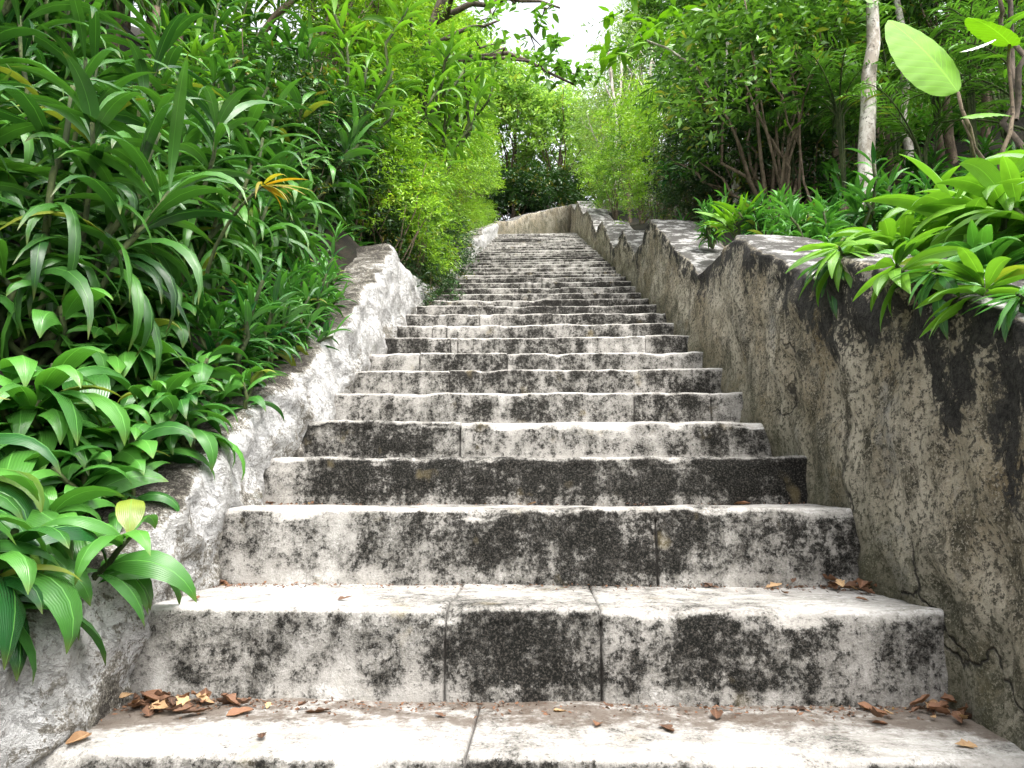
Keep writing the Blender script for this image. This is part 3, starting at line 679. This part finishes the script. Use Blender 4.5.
for i, (px, Y, r, lean) in enumerate([(612, 17, .05, .3), (632, 15, .045, -.5), (648, 16, .06, .2), (655, 14, .04, .6), (622, 19, .05, -.2)]):
    b = at(px, 190, Y); limb_tree('thin_tree', (b[0], b[1], b[2]-1.0), (b[0]+lean, b[1], b[2]+3.6), r, [(.6, (b[0]+lean+.5, b[1], b[2]+3.4)), (.7, (b[0]-.5, b[1], b[2]+3.3))],
        [(b[0]+lean+.4, b[1], b[2]+3.5, .35), (b[0]-.4, b[1], b[2]+3.2, .5), (b[0]+lean, b[1], b[2]+3.9, .5)], M_PALE_HAZE, M_BARK, ['slender pale trunk closest to the sky gap', 'slender trunk leaning left above the upper right wall', 'pale straight sapling beyond the fine bushes',
        'thin sapling leaning right by the fine bushes', 'thin far trunk behind the pale low tree'][i], group='slender pale trees beyond the right wall', L=(.1, .16), W=.3, per=16, shape='simple', ns=2)

# ------------------------------------------------------------------ right side
G_R1 = 'bright fine bushes behind the right wall'
for (px, py, Y, s, k) in [(615, 185, 13.5, 1.0, 0), (640, 175, 11.0, 1.0, 0), (628, 150, 13.0, 1.15, 0), (660, 160, 9.6, .95, 0), (655, 195, 9.0, .75, 0), (690, 165, 8.2, .85, 1), (610, 205, 15.0, .7, 0), (600, 180, 17, .9, 0), (680, 205, 7.4, .55, 1),
                          (700, 140, 8.8, .9, 1), (665, 120, 11.0, 1.1, 0), (640, 120, 14, 1.2, 0), (720, 195, 7.0, .6, 1), (705, 180, 7.4, .7, 1)]:
    p = at(px, py, Y)
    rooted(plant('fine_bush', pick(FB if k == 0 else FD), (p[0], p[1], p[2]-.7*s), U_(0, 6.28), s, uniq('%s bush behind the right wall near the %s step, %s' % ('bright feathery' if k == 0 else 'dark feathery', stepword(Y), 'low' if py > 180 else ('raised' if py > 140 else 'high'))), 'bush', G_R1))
G_R2 = 'palms and ferny plants in the right-hand thicket'
for i, (px, py, Y, s) in enumerate([(735, 60, 7.5, 1.1), (765, 30, 6.8, 1.2), (790, 90, 6.2, 1.0), (800, 20, 7.2, 1.3), (830, 60, 5.8, .95), (760, 120, 6.6, .85), (840, 130, 5.2, .75), (790, 160, 5.8, .7), (890, 80, 5.6, .95), (930, 40, 6.0, 1.1), (970, 110, 4.8, .8), (920, 130, 5.0, .7),
                                    (700, 60, 9.5, 1.2), (850, -10, 6.6, 1.2), (1000, 60, 5.2, 1.0), (880, 20, 7, 1.2), (740, -10, 8, 1.3), (1040, 100, 4.6, .9), (720, 110, 7.6, .9), (980, 0, 6.5, 1.2)]):
    p = at(px, py, Y)
    rooted(plant('palm', pick(PM), (p[0], p[1], p[2]-.8*s), U_(0, 6.28), s, uniq('feathery palm behind the right wall, %s, %s of the pale trunk' % (['low', 'halfway up', 'topmost'][2 if py < 50 else (1 if py < 115 else 0)],
          'far left' if px < 750 else ('left' if px < 865 else ('just right' if px < 950 else 'far right')))), 'palm', G_R2, parts=('frond', 'stem')))
G_R3 = 'leafy bushes filling the right-hand thicket'
for i in range(46):
    Y = U_(5.6, 12.5); px = U_(690, 1120); py = U_(-60, 190)
    p = at(px, py, Y); gz = ground_z(p[0], p[1]); 
    if p[0] < 1.9: continue
    s = U_(.8, 1.25)
    rooted(plant('thicket_bush', pick(FM if rng.random() < .62 else FD), (p[0], p[1], p[2]-.9*s), U_(0, 6.28), s, uniq('mid-green bush in the right thicket, %s and %s' % ('near' if Y < 7.5 else ('deeper in' if Y < 10 else 'far back'),
          ['low at the far left', 'low behind the pale trunk', 'low at the right edge', 'high at the far left', 'high behind the pale trunk', 'high at the right edge'][(0 if py > 80 else 3)+(0 if px < 800 else (1 if px < 940 else 2))])), 'bush', G_R3))
# broad bright clumps on the right wall
RB = [broad_clump(54, (.22, .34), .235, M_BRIGHT, .18, 4, bend=(1.0, 2.2), el=(.35, 1.2)) for _ in range(3)]
RC = [broad_clump(32, (.20, .30), .24, M_BROAD, .12, 2, bend=(1.2, 2.3), el=(.3, 1.2)) for _ in range(2)]
G_R4 = 'lance-leaved clumps on top of the right wall'
for (x, y, dz, s, pr, t, lb) in [(1.38, 2.62, .02, .85, RB, 0, 'pale green lance-leaved clump on the right wall, farthest up of its row'),
        (1.24, 2.36, -.03, .62, RC, .5, 'small clump hanging down the face of the right wall at a coping notch'),
        (1.50, 2.30, .05, .95, RB, 0, 'large bright upright clump in the middle of the right wall top'),
        (1.36, 1.98, .0, .75, RC, .15, 'darker clump drooping forward over the black-stained right coping'),
        (1.55, 1.95, .12, .95, RB, 0, 'tall bright clump near the right picture edge'),
        (1.80, 2.3, .18, 1.0, RB, 0, 'bright clump set back behind the right wall row'),
        (1.42, 1.62, -.02, .7, RC, .2, 'glossy clump cut by the right picture edge, nearest the camera'),
        (1.75, 2.75, .12, .95, RB, 0, 'bright clump set back on the right, below the big lime leaf'),
        (1.72, 1.75, .22, .9, RB, 0, 'tall clump at the right picture edge above the glossy one'),
        (2.1, 2.6, .25, 1.0, RC, 0, 'dark clump in shade at the back of the right wall planting'),
        (1.34, 3.0, .0, .5, RC, 0, 'small low clump at the left end of the right wall planting')]:
    plant('lance_leaf_plant', pick(pr), (x-.06, y, prof_z(RP, y)+dz-.06), U_(0, 6.28), s*1.12, lb, 'plant', G_R4, tilt=(0, -t))
G_RG = 'low leafy plants under the right-hand thicket'
for i in range(40):
    Y = U_(2.6, 8.5); x = U_(1.55, 1.7+Y*.38); 
    plant('ground_plant', pick(SM if rng.random() < .75 or Y < 6.5 else FD), (x, Y, ground_z(x, Y)-.05), U_(0, 6.28), U_(.7, 1.05), 'low leafy plant under the right thicket, %s, level with the %s step' % ('close behind the wall' if x < 2.1 else ('a little way in' if x < 3 else 'far in'), stepword(Y)), 'plant', G_RG)
HG = [broad_clump(26, (.16, .27), .20, M_BROAD, .03, 1, bend=(.5, 1.3), el=(-.5, .5)), broad_clump(28, (.18, .30), .22, M_BRIGHT, .03, 1, bend=(.6, 1.4), el=(-.5, .6))]
for (px, py, Y, s, a, lb) in [(815, 262, 2.42, .85, 0, 'long leaves hanging down the right wall face at the nearest coping notch'), (835, 250, 2.32, .8, 1, 'bright leaves draped over the coping just right of the notch'), (905, 262, 1.95, .75, 1, 'leaves drooping over the black coping below the middle clump'),
                              (935, 275, 1.82, .7, 0, 'darker leaves drooping over the black coping right of the middle clump'), (985, 275, 1.7, .75, 1, 'leaves draped over the right coping near the picture edge'), (1020, 325, 1.55, .6, 0, 'small spray of leaves low on the right coping at the picture edge')]:
    p = at(px, py, Y); plant('hanging_plant', HG[a], (max(p[0], 1.0), Y, prof_z(RP, Y)+.015), U_(0, 6.28), s, lb, 'plant', 'leaves hanging over the right wall', tilt=(0, -.45))
# small bright rosette behind coping
RO = broad_clump(26, (.16, .24), .16, M_BIG, .05, 2, bend=(.6, 1.3), el=(.6, 1.3))
p = at(738, 222, 4.55); plant('rosette_fern', RO, (p[0], p[1], p[2]-.08), 1, 1.25, 'small lime-green rosette growing on the ground just behind the right coping', 'fern', None)
for (px, py, Y, s, lb) in [(765, 226, 4.4, .7, 'low green tuft to the right of the lime rosette'), (712, 222, 4.9, .6, 'low green tuft to the left of the lime rosette'), (790, 232, 4.0, .6, 'low green tuft behind the second coping notch'), (672, 170, 7.0, .9, 'broad-leaved plant with pale leaves before the dark right bushes')]:
    p = at(px, py, Y); plant('low_plant', pick(SM if s < .8 else BC), (p[0], p[1], p[2]-.12), U_(0, 6), s, lb, 'plant', 'low plants on the ground behind the right wall')
# pale tree trunk and neighbours
b = at(858, 205, 4.9); t = at(872, -60, 4.9)
limb_tree('pale_tree', (b[0], b[1], b[2]-.4), t, .070, [(.86, at(800, -12, 4.85)), (.86, at(900, -50, 5.2))], [tuple(at(840, -60, 4.9))+(.5,), tuple(at(900, -70, 5.2))+(.5,)], M_MID, M_BARK, 'upright tree with pale mottled grey trunk behind the right wall planting', L=(.1, .16))
o_ = [o for o in COL.objects if o.name.startswith('pale_tree')][0]
b = at(905, 150, 5.6); t = at(897, -60, 5.6)
limb_tree('slim_tree', (b[0], b[1], b[2]-.5), t, .042, [], [tuple(at(900, -70, 5.6))+(.5,)], M_MID, M_BARK, 'thinner pale trunk just right of the mottled grey tree', L=(.1, .15))
b = at(738, 215, 6.6)
limb_tree('leaning_tree', (b[0], b[1], b[2]-.3), at(733, 105, 6.6), .055, [(1.0, at(690, 40, 6.5)), (.98, at(640, 36, 6.3)), (.95, at(735, 20, 6.7)), (.9, at(712, -10, 6.8))],
          [tuple(at(640, 32, 6.3))+(.28,), tuple(at(690, 28, 6.5))+(.3,), tuple(at(660, 20, 6.4))+(.25,), tuple(at(735, 10, 6.7))+(.4,), tuple(at(712, -15, 6.8))+(.4,), tuple(at(610, 45, 6.3))+(.2,)], M_BIG, M_BARK, 'crooked bare-branched tree leaning left above the dark right bushes', L=(.16, .26), W=.34, per=16, tmean=.4)
for i, (px0, py0, px1, py1, Y, r) in enumerate([(800, 200, 790, 40, 5.6, .012), (812, 205, 770, 60, 5.4, .010), (775, 200, 800, 70, 5.9, .012), (1015, 120, 995, -20, 2.9, .013), (760, 205, 748, 90, 6.0, .016), (1020, 190, 1000, -30, 4.0, .02)]):
    a, c = at(px0, py0, Y), at(px1, py1, Y); o = empty('bare_stem', a)
    place('stem', tubes('stem', [(curve(0*a, c-a, 0, .03, 8, i+.3), np.linspace(r, r*.6, 8))], M_BARKD if i in (3, 5) else M_TWIG, 6), o)
    place('foliage', leafmesh('foliage', [leafset(np.array([(c-a)*f for f in np.linspace(.5, 1, 12)]), U_(0, 6.28, 12), .5, U_(.1, .18, 12), .035, 1.2, 0, U_(.2, .9, 12), 5, 3, .3, 'lance')], M_BRIGHT), o)
    tag(o, ['thin upright stem left of the pale trunk', 'thin stem leaning left, left of the pale trunk', 'thin stem leaning right below the palms', 'dark curving stem in the top right corner, closest', 'short brown stem beside the leaning tree', 'dark stem farther back at the right picture edge'][i], 'stem', 'bare stems in the right thicket')
# big lime leaves on a stem
root = at(1000, 215, 2.75); o = empty('big_leaf_plant', root); tag(o, 'plant with a huge round lime-green leaf glowing at the upper right', 'plant')
bl = []
for (pa, pb, w, tn, nm) in [((990, 150), (925, 45), 0, 0, 0)]: pass
a = at(980, 128, 2.7)-root; tip = at(905, 8, 2.6)-root
stl = [(curve((0, 0, 0), at(958, 92, 2.68)-root, .0, .008, 8, 4), np.linspace(.010, .006, 8)), (curve((.02, 0, 0), at(1010, 40, 2.8)-root, .0, .01, 8, 5), np.linspace(.010, .006, 8)), (curve((0, 0, 0), at(962, 120, 2.6)-root, .0, .01, 6, 6), np.linspace(.008, .004, 6))]
place('stem', tubes('stem', stl, M_TWIG, 6), o)
def plane_leaf(a, b, width, up, mat, nm='leaf', ns=36, nx=11, cup=.1, droop=.06):
    a, b = np.array(a), np.array(b); T = b-a; L = np.linalg.norm(T); T = T/L; S = np.cross(T, up); S /= np.linalg.norm(S); N = np.cross(S, T)
    t = np.linspace(0, 1, ns+1); w = np.sin(PI*t**.78)**.6; w[0] = .03; w[-1] = .02; u = np.linspace(-1, 1, nx)
    V, uv = [], []
    for i in range(ns+1):
        for k in range(nx):
            x = u[k]*w[i]*width/2; V.append(a+T*L*t[i]+S*x+N*(-cup*abs(u[k])**1.5*w[i]*width+.0012*math.sin(t[i]*44+u[k])*abs(u[k])-droop*t[i]**2)); uv.append(((u[k]+1)/2, t[i]))
    return mesh(nm, V, grid_faces(ns+1, nx), mat, uv=uv, attrs={'tint': np.full(len(V), .6)})
place('leaf', plane_leaf(at(958, 92, 2.68)-root, at(903, 8, 2.62)-root, .30, np.array([.2, -1, .35]), M_BIG, cup=.10, droop=.07), o)
place('leaf', plane_leaf(at(1012, 46, 2.8)-root, at(975, 2, 2.6)-root, .15, np.array([-.1, -.6, 1]), M_BIG), o)
place('leaf', plane_leaf(at(962, 118, 2.6)-root, at(1010, 100, 2.6)-root, .10, np.array([0, -.6, 1]), M_BRIGHT), o)
wleaf = empty('pale_leaf', at(960, 52, 2.5)); place('blade', plane_leaf((0, 0, 0), at(996, 42, 2.5)-at(960, 52, 2.5), .05, np.array([0, -.5, 1]), mat_leaf('silver_leaf', (.6, .62, .6), (.75, .76, .74), .35, .1), 'blade', droop=-.01), wleaf)
tag(wleaf, 'small silvery white leaf caught beside the huge lime leaf', 'leaf')

# ------------------------------------------------------------------ fallen leaves
def dead_leaf(mat, L=.06, W=.034, curl=.5, seed=0):
    r = np.random.default_rng(seed); ns, nx = 8, 7; V, uv = [], []; t = np.linspace(0, 1, ns+1); u = np.linspace(-1, 1, nx)
    lob = 1+.22*r.normal(0, 1, ns+1); tw = r.uniform(-.5, .5); c2 = r.uniform(.5, 1.6)*curl
    for i in range(ns+1):
        w = math.sin(PI*min(1, t[i]**.7))**.8*lob[i] if 0 < i < ns else .05
        for k in range(nx):
            x = L*(t[i]-.5); y = u[k]*w*W/2; z = c2*abs(u[k])**1.6*w*W*.5+curl*L*.6*(t[i]-.5)**2+r.normal(0, .0013)
            V.append((x, y*math.cos(tw*t[i]), z+abs(y*math.sin(tw*t[i])))); uv.append(((u[k]+1)/2, t[i]))
    st = L*.25
    V = np.array(V); V[:, 2] -= V[:, 2].min()
    return mesh('blade', V, grid_faces(ns+1, nx), mat, uv=uv, attrs={'tint': np.clip(r.normal(.4, .25)+r.normal(0, .12, len(V)), 0, 1)})
DL = [dead_leaf(M_DEAD, .055+.01*(i % 3), .03+.006*(i % 2), .4+.15*(i % 4), i) for i in range(8)]; DT = [dead_leaf(M_DEADLT, .06, .034, .5, 20+i) for i in range(3)]
GR = [dead_leaf(M_FALLG, .075, .05, .18, 40)]
def surf(x, y):
    k = int(np.searchsorted(SY, y+.0)-1); return SZ[k]
def fallen(px, py, k, proto, s, label, group='dry fallen leaves on the steps', tl=.25):
    z = SZ[k]; v = at(px, py, 1.0); q = v*(z/v[2]) if (z < -.01) else np.array(at(px, py, SY[k+1]-.03))
    x = float(np.clip(q[0], -1.0, 1.0)); y = float(np.clip(q[1], SY[k]+.03, SY[k+1]-.025))
    o = place('fallen_leaf', proto); o.location = (x, y, SZ[k]+.001); o.rotation_euler = (U_(-tl, tl), U_(-tl, tl), U_(0, 6.28)); o.scale = (s*.88, s*.88, s*.6)
    return tag(o, label, 'leaf', group)
fl = [(77, 741, 1, DT[0], 1.1, 'tan curled leaf at the left end of the bottom tread'), (240, 714, 1, DL[0], 1.25, 'large rust-brown curled leaf on the left of the bottom tread'), (262, 737, 1, DL[1], .6, 'small brown leaf scrap in front of the large rust-brown one'),
      (318, 713, 1, DL[2], .9, 'brown leaf on the bottom tread against the riser, right of the large curled one'), (597, 726, 1, DL[3], .75, 'thin brown leaf lying mid-tread on the bottom step'), (668, 730, 1, DL[4], 1.0, 'long orange-brown leaf right of centre on the bottom tread'),
      (716, 716, 1, DL[5], .8, 'orange leaf against the second riser, right of centre'), (800, 710, 1, DL[6], .8, 'light brown leaf on the bottom tread below the dark end of the riser'), (872, 712, 1, DL[7], 1.2, 'wide rust leaf near the right end of the bottom tread'),
      (880, 724, 1, DL[0], .7, 'small orange leaf just in front of the wide rust leaf'), (965, 746, 1, DT[1], .9, 'tan twisted leaf at the right front corner of the bottom tread'), (1008, 735, 1, DL[2], 1.2, 'rust leaf in the right corner of the bottom tread at the picture edge'),
      (1000, 722, 1, DT[2], .8, 'tan leaf leaning on the foot of the right wall'), (560, 712, 1, DT[0], .6, 'small tan leaf scrap in the crack under the second riser'), (440, 716, 1, DL[6], .6, 'small brown leaf at the centre joint of the bottom tread'),
      (225, 568, 2, DL[1], 1.0, 'brown leaf wedged in the left back corner of the second tread'), (248, 571, 2, DL[5], .8, 'orange leaf beside the wedged one in the left back corner'), (184, 584, 2, DL[3], .9, 'orange-red leaf by the left wall on the second tread'),
      (226, 584, 2, DL[7], .6, 'small red leaf in front of the left corner of the second tread'), (195, 599, 2, DL[0], 1.0, 'flat reddish leaf near the left front edge of the second tread'), (345, 599, 2, DL[4], .7, 'flat pale-red leaf left of centre on the second tread'),
      (687, 574, 2, DL[2], .9, 'orange leaf against the third riser, right of its joint'), (752, 578, 2, DT[2], 1.0, 'golden leaf against the third riser near its right part'), (785, 594, 2, DL[5], .6, 'small rust leaf in the open right part of the second tread'),
      (790, 576, 2, DL[6], .8, 'brown leaf under the third riser, near its dark end'), (835, 579, 2, DL[1], 1.0, 'brown leaf left of the pale green one'), (868, 577, 2, GR[0], 1.0, 'pale green fallen leaf near the right end of the second tread'),
      (896, 572, 2, DL[7], 1.2, 'large rust leaf in the right back corner of the second tread'), (905, 588, 2, DL[3], 1.2, 'brown leaf heaped in front of the large rust one'), (925, 598, 2, DT[1], .9, 'tan leaf at the right end of the second tread by the wall'),
      (862, 600, 2, DL[0], .7, 'red-brown leaf near the right front edge of the second tread'), (230, 500, 3, DL[1], .9, 'brown leaf at the left end of the third tread'), (262, 499, 3, DL[4], .8, 'dark leaf against the fourth riser at its left end'),
      (532, 504, 3, DT[0], .7, 'tan leaf peeping above the third nosing at centre'), (735, 504, 3, DL[5], .9, 'orange leaf peeping above the third nosing on the right'), (840, 504, 3, DL[2], 1.0, 'brown leaf at the right end of the third tread'),
      (307, 455, 4, DL[5], .9, 'orange leaf in the left corner above the fourth step'), (758, 456, 4, DL[7], 1.1, 'red-brown leaf in the right corner above the fourth step')]
for a in fl: fallen(*a)
for i in range(84):      # two heaps in the corners of the bottom and second treads
    if i < 42: x, y, k, lb = -1.0+abs(rng.normal(0, .15)), 1.83-abs(rng.normal(0, .05)), 1, 'curled brown leaf in the heap at the left corner of the bottom tread'
    elif i < 66: x, y, k, lb = .99-abs(rng.normal(0, .09)), 2.27-abs(rng.normal(0, .06)), 2, 'curled brown leaf in the heap at the right corner of the second tread'
    else: x, y, k, lb = .98-abs(rng.normal(0, .08)), 1.83-abs(rng.normal(0, .07)), 1, 'curled brown leaf in the heap at the right corner of the bottom tread'
    o = place('fallen_leaf', pick(DL+DL+DT)); s = U_(.35, .95); o.scale = (s, s, s); o.location = (x, y, SZ[k]+U_(.002, .022)); o.rotation_euler = (U_(-.5, .5), U_(-.5, .5), U_(0, 6.28))
    tag(o, lb, 'leaf', lb.replace('curled brown leaf', 'curled brown leaves'))
# crumbs
P, n = [], 0
for k in range(1, 9):
    m = [0, 1500, 700, 220, 140, 100, 70, 50, 40][k]
    for i in range(m):
        side = rng.random()
        x = U_(-1, 1) if side < .55 else (-1+abs(rng.normal(0, .16)) if side < .78 else 1-abs(rng.normal(0, .16)))
        y = SY[k+1]+.0-abs(rng.normal(0, .045 if k < 3 else .02)); y = max(y, SY[k]+.04); P.append((x, y-.01, SZ[k]+.002))
P = np.array(P); n = len(P); LL = U_(.004, .016, n)
cr = place('leaf_litter', leafmesh('leaf_litter', [leafset(P, U_(0, 6.28, n), rng.normal(.15, .3, n), LL, LL*U_(.3, .7, n), U_(0, 1, n), rng.normal(0, .6, n), U_(0, 1, n), 2, 2, .2, 'simple')], M_DEAD))
tag(cr, 'fine brown leaf crumbs gathered along the feet of the risers', 'leaf litter', kind='stuff')

# ------------------------------------------------------------------ light
w = bpy.data.worlds.new('World'); sc.world = w; w.use_nodes = True; nt = w.node_tree; bg = nt.nodes['Background']
sky = nt.nodes.new('ShaderNodeTexSky'); sky.sky_type = 'NISHITA'; sky.sun_disc = False
EL, AZ = math.radians(62), math.radians(150)       # azimuth clockwise from +Y
sky.sun_elevation = EL; sky.sun_rotation = AZ; sky.dust_density = 6; sky.air_density = 1.0; sky.ozone_density = .6
hs = nt.nodes.new('ShaderNodeHueSaturation'); hs.inputs['Saturation'].default_value = .22; hs.inputs['Value'].default_value = 3.0
nt.links.new(sky.outputs[0], hs.inputs['Color']); nt.links.new(hs.outputs[0], bg.inputs[0]); bg.inputs[1].default_value = .15
sd = bpy.data.lights.new('sun', 'SUN'); sd.energy = 1.15; sd.angle = math.radians(22); sd.color = (1, .96, .90)
so = bpy.data.objects.new('sun', sd); COL.objects.link(so)
dirv = Vector((math.sin(AZ)*math.cos(EL), math.cos(AZ)*math.cos(EL), math.sin(EL)))
so.rotation_euler = dirv.to_track_quat('Z', 'Y').to_euler(); so.location = (0, 0, 20)
vs = sc.view_settings; vs.view_transform = 'Standard'; vs.look = 'None'; vs.gamma = 1; vs.exposure = .52
sc.render.engine = 'CYCLES'; sc.cycles.max_bounces = 6; sc.cycles.diffuse_bounces = 4; sc.cycles.glossy_bounces = 2; sc.cycles.transmission_bounces = 3
